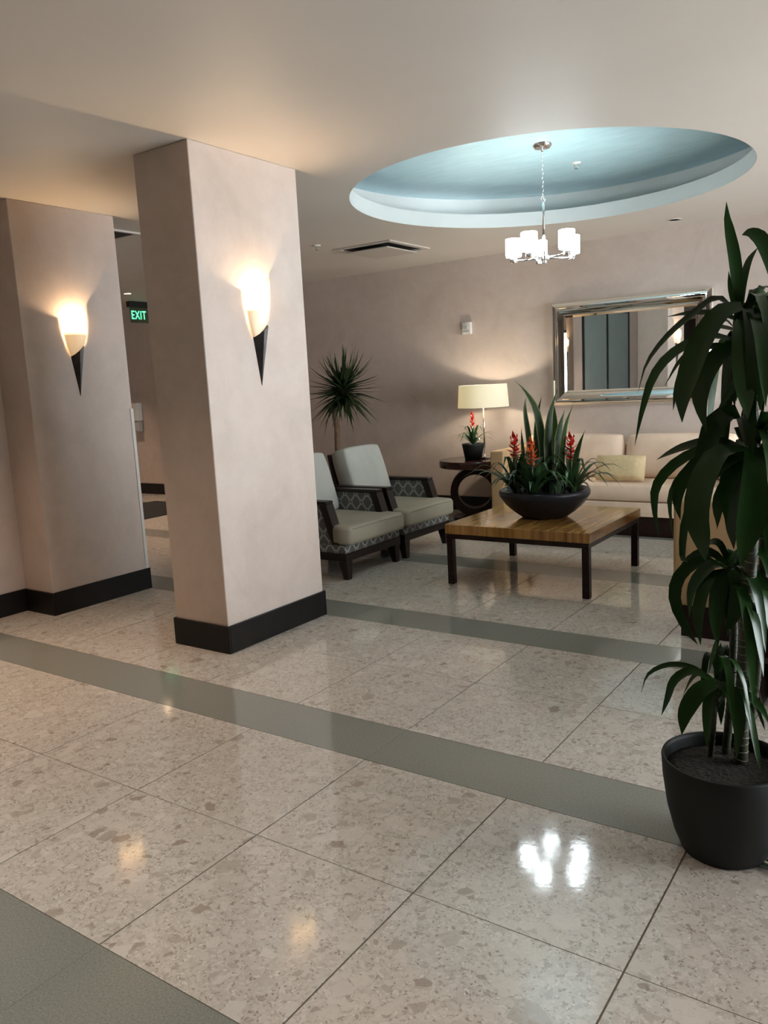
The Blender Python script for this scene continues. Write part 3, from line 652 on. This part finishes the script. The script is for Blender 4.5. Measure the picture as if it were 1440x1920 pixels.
for i in range(26):
    a = random.uniform(0, 2 * math.pi); r0 = 0.26 * math.sqrt(random.random()); L = random.uniform(0.09, 0.15)
    b0 = (r0 * math.cos(a), r0 * math.sin(a), SZ)
    link('ground_leaf', leaf_mesh([b0, (b0[0] + math.cos(a) * L * .3, b0[1] + math.sin(a) * L * .3, SZ + random.uniform(.06, .13)), (b0[0] + math.cos(a) * L * .7, b0[1] + math.sin(a) * L * .7, SZ + random.uniform(.07, .14)), (b0[0] + math.cos(a) * L, b0[1] + math.sin(a) * L, SZ + random.uniform(.03, .09))], random.uniform(0.045, 0.07), 7, 0.25), 'ground_leaf', t)

# ------------------------------------------------------------------ side table, its plant and lamp
t = thing('side_table', 'round dark wood side table on a ring base between armchairs and sofa', 'table', (-4.155, 7.70, 0))
obj('tabletop', lat([(0.0, 0.575), (0.36, 0.575), (0.375, 0.58), (0.38, 0.592), (0.38, 0.645), (0.374, 0.655), (0.0, 0.655)], n=64, capb=False), 'red_brown_wood', t, autosm=40)
bm = bmesh.new(); ro, ri, zc, hw_ = 0.2675, 0.185, 0.3075, 0.085; n = 56
ring = [[bm.verts.new((r * math.cos(a), y, zc + r * math.sin(a))) for a in [2 * math.pi * k / n for k in range(n)]] for r, y in ((ro, -hw_), (ro, hw_), (ri, hw_), (ri, -hw_))]
for q in range(4):
    A, B = ring[q], ring[(q + 1) % 4]
    for k in range(n): bm.faces.new((A[k], A[(k + 1) % n], B[(k + 1) % n], B[k]))
rg = obj('ring_base', bm, 'espresso_wood', t, autosm=40); rg.rotation_euler = (0, 0, R(28))
obj('foot_plate', lat([(0.0, 0.0), (0.25, 0.0), (0.25, 0.03), (0.24, 0.04), (0.0, 0.04)], n=48, capb=False), 'espresso_wood', t, autosm=40)
q = rel_on(888, 861, 0.655)
t = thing('potted_bromeliad', 'single red bromeliad in a small dark pot on the round side table', 'plant', (q.x, q.y, 0.655))
obj('pot', lat([(0.0, 0.0), (0.085, 0.0), (0.092, 0.004), (0.118, 0.15), (0.122, 0.17), (0.116, 0.172), (0.108, 0.145)], n=36, capb=False), 'charcoal_pot', t, True)
obj('soil', lat([(0.0, 0.150), (0.110, 0.145), (0.0, 0.14)], n=24, capb=False), 'soil', t)
bromeliad(t, (0, 0, 0.148), 0.88, 'red_bract', 16, 0.16, 0.20)
lx, ly = -4.075, 7.80
t = thing('table_lamp', 'lit table lamp with cream drum shade and thin chrome stem', 'lamp', (lx, ly, 0.655))
obj('base_plate', bx(-0.085, 0.085, -0.085, 0.085, 0.0, 0.018, bev=0.003), 'chrome', t)
obj('stem', lat([(0.009, 0.018), (0.009, 0.66)], n=12, capt=True), 'chrome', t, True)
obj('lamp_shade', lat([(0.275, 0.552), (0.258, 0.792), (0.255, 0.792), (0.272, 0.552), (0.275, 0.552)], n=64, capb=False), 'shade_cloth', t, autosm=50)
bm = bmesh.new(); lathe(bm, [(0.012, 0.60), (0.03, 0.64), (0.03, 0.67), (0.012, 0.70)], n=14, capt=True); obj('bulb', bm, 'lamp_bulb', t, True)
bm = bmesh.new()
for a in (0, 120, 240): tube(bm, [(0.01 * math.cos(R(a)), 0.01 * math.sin(R(a)), 0.725), (0.256 * math.cos(R(a)), 0.256 * math.sin(R(a)), 0.782)], 0.002, 5)
tube(bm, [(0, 0, 0.66), (0.035, 0, 0.68), (0.035, 0, 0.71), (0, 0, 0.735)], 0.002, 5); obj('harp', bm, 'nickel', t, True)
ld = bpy.data.lights.new('table_lamp', 'POINT'); ld.energy = 22; ld.color = (1.0, 0.88, 0.70); ld.shadow_soft_size = 0.035
lo = bpy.data.objects.new('lamp_light', ld); col.objects.link(lo); lo.parent = t; lo.location = (0.0, -0.06, 0.67)

# ------------------------------------------------------------------ armchairs
def armchair(cy, label):
    t = thing('armchair', label, 'armchair', (-4.10, cy, 0), 0, 'grey upholstered armchairs')    # faces +x
    W = 0.385
    # seat rail, patterned band, legs
    obj('base_rail', bx(-0.42, 0.335, -W, W, 0.150, 0.212, bev=0.004, seg=1), 'dark_wood', t)
    o = obj('seat_band', bx(-0.42, 0.330, -W + .004, W - .004, 0.212, 0.280, bev=0.004, seg=1), 'ogee_cloth', t); box_uv(o, 0)
    for sy in (-1, 1):
        for fx in (1, -1):
            bm = bmesh.new(); x = 0.29 if fx > 0 else -0.375; y = sy * (W - 0.045); dx = 0.018 * fx
            hexa(bm, [(x - .022 + dx, y - .022, 0), (x + .022 + dx, y - .022, 0), (x + .022 + dx, y + .022, 0), (x - .022 + dx, y + .022, 0),
                      (x - .040, y - .040, .150), (x + .040, y - .040, .150), (x + .040, y + .040, .150), (x - .040, y + .040, .150)]); obj('leg', bm, 'dark_wood', t)
    # T-shaped seat cushion: narrow between the arms, full width in front of them
    bm = bmesh.new(); zt, zb = 0.435, 0.281
    wi, wf = 0.292, 0.392
    outline = [(-0.30, -wi), (0.195, -wi), (0.205, -wf + .02), (0.225, -wf), (0.37, -wf), (0.395, -wf + 0.03), (0.395, wf - 0.03), (0.37, wf), (0.225, wf), (0.205, wf - .02), (0.195, wi), (-0.30, wi)]
    prism(bm, outline, 'z', zb, zt); bevel_sharp(bm, 0.034)
    for v in bm.verts:
        if v.co.z > zt - 0.02: v.co.z += 0.016 * max(0, 1 - (v.co.y / wf) ** 2) - 0.012 * max(0, (v.co.x - 0.1) / 0.3)
    sc = obj('seat_cushion', bm, 'khaki_upholstery', t, autosm=50)
    bm = bmesh.new(); tube(bm, [(0.390, -wf + .035, 0.408), (0.396, -0.2, 0.414), (0.396, 0, 0.416), (0.396, 0.2, 0.414), (0.390, wf - .035, 0.408)], 0.005, 6); obj('piping', bm, 'khaki_upholstery', sc, True)
    # back: leaning slab with a fat cushion
    bm = bmesh.new(); hexa(bm, [(-0.42, -0.30, .28), (-0.36, -0.30, .28), (-0.36, 0.30, .28), (-0.42, 0.30, .28), (-0.575, -0.26, .885), (-0.54, -0.26, .885), (-0.54, 0.26, .885), (-0.575, 0.26, .885)]); bevel_sharp(bm, .012); obj('back_frame', bm, 'dark_wood', t, autosm=50)
    bc = obj('back_cushion', cushion(0.56, 0.60, 0.20, 0.16), 'grey_upholstery', t, autosm=50); bc.location = (-0.362, 0, 0.675); bc.rotation_euler = (0, R(90 - 17 + 0), 0)
    # arms
    for sy in (-1, 1):
        y0, y1 = sorted((sy * (W + .004), sy * (W - 0.086))); yc = (y0 + y1) / 2
        bm = bmesh.new()
        box(bm, -0.46, 0.17, y0, y1, 0.592, 0.620, bev=0.004, seg=1)
        prism(bm, [(0.10, 0.592), (0.17, 0.592), (0.27, 0.281), (0.205, 0.281)], 'y', y0, y1)
        prism(bm, [(-0.46, 0.592), (-0.41, 0.592), (-0.37, 0.281), (-0.42, 0.281)], 'y', y0, y1)
        ar = obj('arm', bm, 'dark_wood', t)
        bm = bmesh.new(); prism(bm, [(-0.41, 0.592), (0.10, 0.592), (0.205, 0.281), (-0.37, 0.281)], 'y', y0 + 0.010, y1 - 0.010); o = obj('arm_panel', bm, 'ogee_cloth', ar); box_uv(o, 0)
    return t
armchair(5.222, 'grey armchair with patterned arm panels beside the free-standing column')
armchair(6.062, 'grey armchair with patterned arm panels nearer the round side table')

# ------------------------------------------------------------------ sofas
def sofa(name, label, loc, rz, width, ncush):
    t = thing(name, label, 'sofa', loc, rz)                 # faces -y; origin at the middle of the front edge
    h = width / 2; aw = 0.145; D = 0.90
    obj('plinth', bx(-h + 0.03, h - 0.03, 0.04, D - 0.03, 0.0, 0.185), 'espresso_wood', t)
    obj('frame', bx(-h + aw, h - aw, 0.02, D - 0.2, 0.185, 0.318, bev=0.012), 'cream_chenille', t, autosm=50)
    for s in (-1, 1):
        obj('arm', bx(*sorted((s * h, s * (h - aw))), 0.0, D, 0.186, 0.785, bev=0.018, seg=3), 'tan_suede', t, autosm=50)
    obj('back', bx(-h + aw + .002, h - aw - .002, D - 0.198, D, 0.186, 0.80, bev=0.02, seg=3), 'cream_chenille', t, autosm=50)
    iw = width - 2 * aw
    c = obj('seat_cushion', cushion(iw - 0.01, D - 0.235, 0.165, 0.12, corner=0.01), 'cream_chenille', t, autosm=50); c.location = (0, 0.005 + (D - 0.235) / 2, 0.40)
    for i in range(ncush):
        w = iw / ncush; c = obj('back_cushion', cushion(w - 0.012, 0.44, 0.19, 0.35), 'cream_chenille', t, autosm=50)
        c.location = (-iw / 2 + w * (i + .5), D - 0.315, 0.69); c.rotation_euler = (R(90 - 10), 0, 0)
    return t
sofa('sofa', 'long cream sofa with tan arms under the wall mirror', (-2.54, 7.25, 0), 0, 2.38, 2)
sofa('loveseat', 'loveseat with tan side panel standing behind the tall potted dracaena', (-1.205, 5.52, 0), R(-90), 1.98, 2)
p_ = obj('throw_pillow', cushion(0.47, 0.245, 0.13, 0.75, corner=0.0), 'pillow_cloth', None, autosm=60)
p_.location = (-2.475, 7.47, 0.612); p_.rotation_euler = (R(90 - 17), 0, 0)
tag(p_, 'small gold lumbar pillow leaning on the cream sofa', 'pillow')

# dark end table behind the tall plant
t = thing('end_table', 'low dark wood open end table between dracaena pot and loveseat', 'table', (-0.31, 4.0, 0))
obj('tabletop', bx(-0.33, 0.33, -0.30, 0.30, 0.42, 0.455, bev=0.004, seg=1), 'red_brown_wood', t)
for s in (-1, 1): obj('side_panel', bx(*sorted((s * 0.32, s * 0.285)), -0.29, 0.29, 0.0, 0.42), 'espresso_wood', t)
obj('back_panel', bx(-0.285, 0.285, 0.265, 0.29, 0.0, 0.42), 'espresso_wood', t); obj('shelf', bx(-0.285, 0.285, -0.285, 0.265, 0.20, 0.225), 'red_brown_wood', t)

# ------------------------------------------------------------------ tree behind the armchairs
tx, ty = at(633, 838, 7.35).x, 7.35
t = thing('potted_tree', 'slim tree with spiky round leaf crown standing behind the armchairs', 'plant', (tx, ty, 0))
obj('pot', lat([(0.0, 0.0), (0.15, 0.0), (0.20, 0.30), (0.205, 0.33), (0.19, 0.33), (0.18, 0.28)], n=36, capb=False), 'charcoal_pot', t, True); obj('soil', lat([(0, 0.29), (0.18, 0.285), (0, 0.27)], n=24, capb=False), 'soil', t)
tp = [Vector((0, 0, 0.28))] + [at(px, py, 7.35) - Vector((tx, ty, 0)) for px, py in ((633, 838), (632, 800), (627, 770), (629, 750))]
bm = bmesh.new(); tube(bm, catmull(tp, 12), [0.034] * 9 + [0.03, 0.028, 0.03, 0.03], 10); obj('trunk', bm, 'tree_bark', t, True)
cc = at(642, 735, 7.35) - Vector((tx, ty, 0)); random.seed(3)
variants = []
for dr in (0.01, 0.06, 0.12, 0.18):
    variants.append(leaf_mesh([(0.02, 0, 0), (0.15, 0, 0.012), (0.30, 0, -dr * 0.25), (0.47, 0, -dr + 0.03)], 0.046, 7, 0.3, name='tree_leaf', prof=lambda u: max(0.03, 1 - u ** 1.6)))
for v in variants: v.materials.append(MATS['tree_leaf'])
for i in range(280):
    zz = 1 - 1.65 * (i + .5) / 280; a = i * 2.39996; el = math.asin(zz) + random.uniform(-.12, .12)
    v = variants[min(3, max(0, int((1 - zz) * 1.9)))]
    o = link('leaf', v, None, t); s = random.uniform(0.5, 1.08)
    o.location = cc + Vector((random.uniform(-.05, .05), random.uniform(-.05, .05), -0.03 + 0.09 * zz)); o.rotation_euler = (random.uniform(-.5, .5), -el, a); o.scale = (s, s, s)

# ------------------------------------------------------------------ the tall dracaena in front
px0, py0 = -0.503, 2.497
t = thing('potted_dracaena', 'tall leafy dracaena with ringed canes in a big round charcoal pot', 'plant', (px0, py0, 0)); O = Vector((px0, py0, 0))
obj('pot', lat([(0.0, 0.0), (0.118, 0.0), (0.128, 0.006), (0.150, 0.06), (0.170, 0.14), (0.184, 0.24), (0.188, 0.300), (0.186, 0.306), (0.180, 0.306), (0.178, 0.29), (0.17, 0.24)], n=72, capb=False), 'charcoal_pot', t, True)
bm = lat([(0.0, 0.272), (0.05, 0.276), (0.10, 0.27), (0.14, 0.272), (0.178, 0.262), (0.10, 0.25), (0, 0.25)], n=48, capb=False); obj('soil', bm, 'soil', t, True)
def A(px, py, dy): return at(px, py, py0 + dy) - O
def cane(pts, r, name='cane', rings='cane_ring'):
    path = catmull(pts, 60); bm = bmesh.new(); tube(bm, path, r, 10); c = obj(name, bm, 'cane_bark', t, True)
    bm = bmesh.new(); L = sum((b - a).length for a, b in zip(path, path[1:])); k = max(4, int(L / 0.022))
    for i in range(k):
        s = (i + 0.5) / k * 60; q = path[int(s)].lerp(path[min(60, int(s) + 1)], s - int(s)); d = (path[min(60, int(s) + 1)] - path[int(s)]).normalized()
        tlt = Vector((random.uniform(-.3, .3), random.uniform(-.3, .3), 1)).normalized(); u = tlt.cross(Vector((0, 1, 0))).normalized(); w = tlt.cross(u)
        tube(bm, [q + (u * math.cos(x) + w * math.sin(x)) * (r + 0.0004) for x in [2 * math.pi * j / 12 for j in range(13)]], 0.0014, 4, False)
    obj('rings', bm, rings, c, True)
random.seed(11)
z0 = 0.255
def root(px, py): 
    q = rel_on(px, py, z0) - O; return Vector((q.x, q.y, z0))
cane([root(1388, 1440), A(1393, 1300, 0.02), A(1400, 1150, 0.03), A(1409, 1000, 0.03), A(1412, 850, 0.04), A(1402, 720, 0.04), A(1388, 610, 0.03)], 0.021)
cane([root(1360, 1420), A(1372, 1290, 0.06), A(1376, 1180, 0.08), A(1368, 1060, 0.08)], 0.013, rings='cane_bark')
cane([root(1332, 1425), A(1338, 1350, 0.0), A(1343, 1275, 0.0)], 0.009, rings='cane_bark')
cane([root(1400, 1405), A(1420, 1250, 0.12), A(1432, 1000, 0.14), A(1415, 840, 0.12)], 0.013, rings='cane_bark')
drac = lambda u: max(0.02, (0.30 + 0.70 * math.sin(math.pi * min(1.0, 0.06 + 0.80 * u)) ** 0.7) * (1 - u ** 4.5))
# blades that the photograph singles out: (pixel rib, width in metres, depth of base, depth of tip)
BL = [
 (((1386, 610), (1383, 545), (1376, 480), (1366, 425), (1362, 378)), 0.038, 0.02, 0.0), (((1388, 590), (1394, 530), (1404, 490), (1421, 464)), 0.022, 0.05, 0.12), (((1380, 590), (1370, 545), (1366, 508)), 0.014, 0.0, -0.02),
 (((1480, 620), (1455, 520), (1430, 455), (1408, 438), (1391, 441)), 0.050, 0.15, 0.1),
 (((1384, 590), (1345, 558), (1300, 588), (1250, 632), (1213, 682), (1196, 738)), 0.026, 0.02, 0.06), (((1380, 640), (1330, 630), (1268, 658), (1228, 702), (1206, 765), (1190, 836)), 0.034, 0.0, -0.08),
 (((1392, 575), (1350, 588), (1315, 640), (1292, 700), (1280, 750), (1279, 792)), 0.068, -0.02, -0.16), (((1388, 640), (1345, 668), (1318, 710), (1312, 755), (1325, 812)), 0.058, 0.0, -0.10),
 (((1392, 600), (1392, 625), (1393, 690), (1398, 745), (1402, 785)), 0.062, -0.05, -0.17), (((1410, 585), (1432, 590), (1442, 640), (1440, 690)), 0.064, -0.03, -0.12),
 (((1386, 600), (1350, 588), (1300, 586), (1250, 594)), 0.018, 0.06, 0.14), (((1386, 620), (1340, 612), (1300, 622)), 0.016, 0.08, 0.18), (((1392, 590), (1420, 550), (1440, 562), (1455, 600)), 0.024, 0.02, 0.08),
 (((1384, 650), (1330, 650), (1280, 672), (1246, 724)), 0.022, 0.06, 0.12), (((1392, 680), (1378, 720), (1346, 768)), 0.026, 0.0, 0.08), (((1386, 640), (1320, 690), (1272, 740), (1268, 745)), 0.03, 0.08, 0.14),
 (((1388, 625), (1350, 600), (1305, 640), (1272, 720), (1262, 770)), 0.036, 0.04, 0.02), (((1390, 620), (1375, 650), (1372, 700), (1378, 765)), 0.04, 0.02, 0.10), (((1405, 620), (1425, 660), (1428, 720), (1425, 770)), 0.05, 0.02, 0.05),
 (((1395, 620), (1405, 640), (1412, 700), (1412, 760)), 0.05, 0.06, 0.12),
 # second head
 (((1410, 850), (1385, 778), (1345, 790), (1328, 830), (1310, 900), (1304, 960)), 0.064, 0.02, -0.06), (((1405, 845), (1350, 850), (1318, 905), (1308, 965), (1318, 1015), (1323, 1052)), 0.082, -0.05, -0.20),
 (((1408, 850), (1345, 826), (1290, 836), (1258, 848), (1231, 862)), 0.032, 0.0, 0.06), (((1408, 855), (1330, 840), (1268, 868), (1232, 910), (1228, 955), (1235, 1008)), 0.034, -0.02, -0.05),
 (((1408, 858), (1335, 848), (1280, 890), (1256, 940), (1262, 1010)), 0.026, 0.02, 0.02), (((1408, 860), (1320, 860), (1282, 900), (1270, 940), (1276, 975)), 0.040, 0.0, -0.05),
 (((1412, 840), (1420, 870), (1415, 940), (1400, 1005), (1388, 1062)), 0.090, -0.06, -0.20), (((1408, 860), (1378, 880), (1362, 920), (1362, 984)), 0.052, 0.02, -0.02), (((1412, 850), (1400, 790), (1395, 760)), 0.03, 0.04, 0.06),
 (((1412, 850), (1432, 880), (1442, 960), (1440, 1060)), 0.06, 0.0, -0.05), (((1408, 860), (1380, 920), (1372, 980), (1376, 1030)), 0.05, 0.06, 0.10), (((1410, 850), (1392, 870), (1350, 935), (1345, 990)), 0.05, 0.03, 0.04),
 (((1405, 850), (1352, 880), (1292, 958), (1280, 1040), (1290, 1055)), 0.030, 0.0, -0.06), (((1412, 845), (1385, 800), (1400, 830), (1420, 800)), 0.03, 0.05, 0.1), (((1412, 850), (1380, 850), (1350, 870), (1335, 910)), 0.05, 0.05, 0.1),
 # third head
 (((1368, 1065), (1318, 1050), (1276, 1078), (1266, 1125), (1288, 1180), (1308, 1208)), 0.042, 0.06, -0.02), (((1368, 1070), (1330, 1085), (1312, 1135), (1310, 1170), (1314, 1210)), 0.042, 0.04, -0.06),
 (((1370, 1070), (1350, 1100), (1342, 1160), (1346, 1215)), 0.048, 0.04, -0.06), (((1346, 1195), (1338, 1222), (1328, 1265)), 0.012, -0.05, -0.05), (((1366, 1062), (1330, 1035), (1295, 1050), (1270, 1090), (1262, 1120)), 0.034, 0.08, 0.1),
 (((1370, 1065), (1400, 1070), (1430, 1100), (1440, 1150)), 0.045, 0.08, 0.1), (((1368, 1070), (1366, 1120), (1370, 1180)), 0.05, 0.07, 0.05), (((1366, 1070), (1335, 1060), (1300, 1100), (1292, 1160)), 0.045, 0.04, 0.0),
 (((1368, 1060), (1350, 1020), (1330, 1018), (1316, 1034)), 0.024, 0.1, 0.14), (((1370, 1070), (1385, 1100), (1378, 1150), (1360, 1185)), 0.05, 0.03, 0.0),
 # small head above the soil
 (((1343, 1280), (1300, 1252), (1255, 1246), (1216, 1264), (1202, 1300)), 0.018, 0.0, 0.02), (((1343, 1280), (1298, 1258), (1265, 1275), (1252, 1310), (1240, 1342)), 0.030, -0.02, -0.06), (((1343, 1282), (1312, 1295), (1286, 1335), (1278, 1378)), 0.056, -0.03, -0.10),
 (((1343, 1285), (1330, 1310), (1326, 1350), (1325, 1405)), 0.034, -0.03, -0.08), (((1345, 1282), (1372, 1300), (1385, 1350), (1381, 1425)), 0.046, -0.04, -0.10), (((1345, 1285), (1395, 1300), (1425, 1325), (1445, 1362)), 0.026, 0.0, -0.02),
 (((1343, 1280), (1346, 1235), (1352, 1205)), 0.022, 0.02, 0.05), (((1343, 1280), (1315, 1262), (1298, 1272), (1280, 1305)), 0.018, 0.04, 0.08), (((1345, 1282), (1370, 1250), (1385, 1255), (1398, 1285)), 0.030, 0.04, 0.1), (((1343, 1285), (1350, 1310), (1352, 1360)), 0.03, 0.03, 0.06)]
for pts, w, d0, d1 in BL:
    P3 = [A(px, py, d0 + (d1 - d0) * (i / (len(pts) - 1))) for i, (px, py) in enumerate(pts)]
    face = Vector((random.uniform(-.25, .45), -0.8, random.uniform(.25, .75))); dd = (P3[-1] - P3[0]).normalized()
    link('leaf', leaf_mesh(P3, w, 12, 0.22, side=dd.cross(face), prof=drac), 'dracaena_leaf', t)
def rosette(c, n, L, seed, az0, az1, up=0.10, dr=0.30, w=0.038):
    random.seed(seed)
    for i in range(n):
        a = az0 + (az1 - az0) * ((i * 0.618) % 1.0); l = L * random.uniform(.7, 1.05); c_, s_ = math.cos(a), math.sin(a); u = up * random.uniform(.4, 1.4); d = dr * random.uniform(.6, 1.15)
        b = Vector(c) + Vector((0, 0, random.uniform(-.10, .04)))
        P3 = [b, b + Vector((c_ * l * .3, s_ * l * .3, u)), b + Vector((c_ * l * .62, s_ * l * .62, u * .8 - d * .25)), b + Vector((c_ * l * .8, s_ * l * .8, -d * .7)), b + Vector((c_ * l * .88, s_ * l * .88, -d * 1.1))]
        link('leaf', leaf_mesh(P3, w * random.uniform(.7, 1.1), 9, 0.22, prof=drac, twist=random.uniform(-.9, .9)), 'dracaena_leaf', t)
rosette(A(1390, 630, 0.04), 26, 0.32, 21, R(-70), R(125))
rosette(A(1412, 860, 0.05), 26, 0.34, 22, R(-70), R(125))
rosette(A(1368, 1070, 0.08), 14, 0.24, 23, R(-60), R(130), 0.05, 0.22)
rosette(A(1344, 1285, 0.0), 8, 0.18, 24, R(-60), R(150), 0.06, 0.12, 0.03)
# a shed leaf on the floor beside the pot
q = rel_on(1421, 1615, 0.006)
me = leaf_mesh([(0, 0, 0.006), (0.05, -0.012, 0.012), (0.14, -0.03, 0.02), (0.26, -0.03, 0.012), (0.36, -0.01, 0.004)], 0.055, 10, 0.15, name='fallen_leaf')
fl = link('fallen_leaf', me, 'ground_leaf'); fl.location = (q.x, q.y, 0.0); tag(fl, 'shed green leaf lying on the floor beside the charcoal pot', 'leaf')
bm = bmesh.new(); tube(bm, [(-0.006, 0.001, 0.007), (0.02, -0.003, 0.009), (0.05, -0.012, 0.012)], [0.008, 0.006, 0.003], 6); obj('leaf_stalk', bm, 'leaf_stub', fl, True)
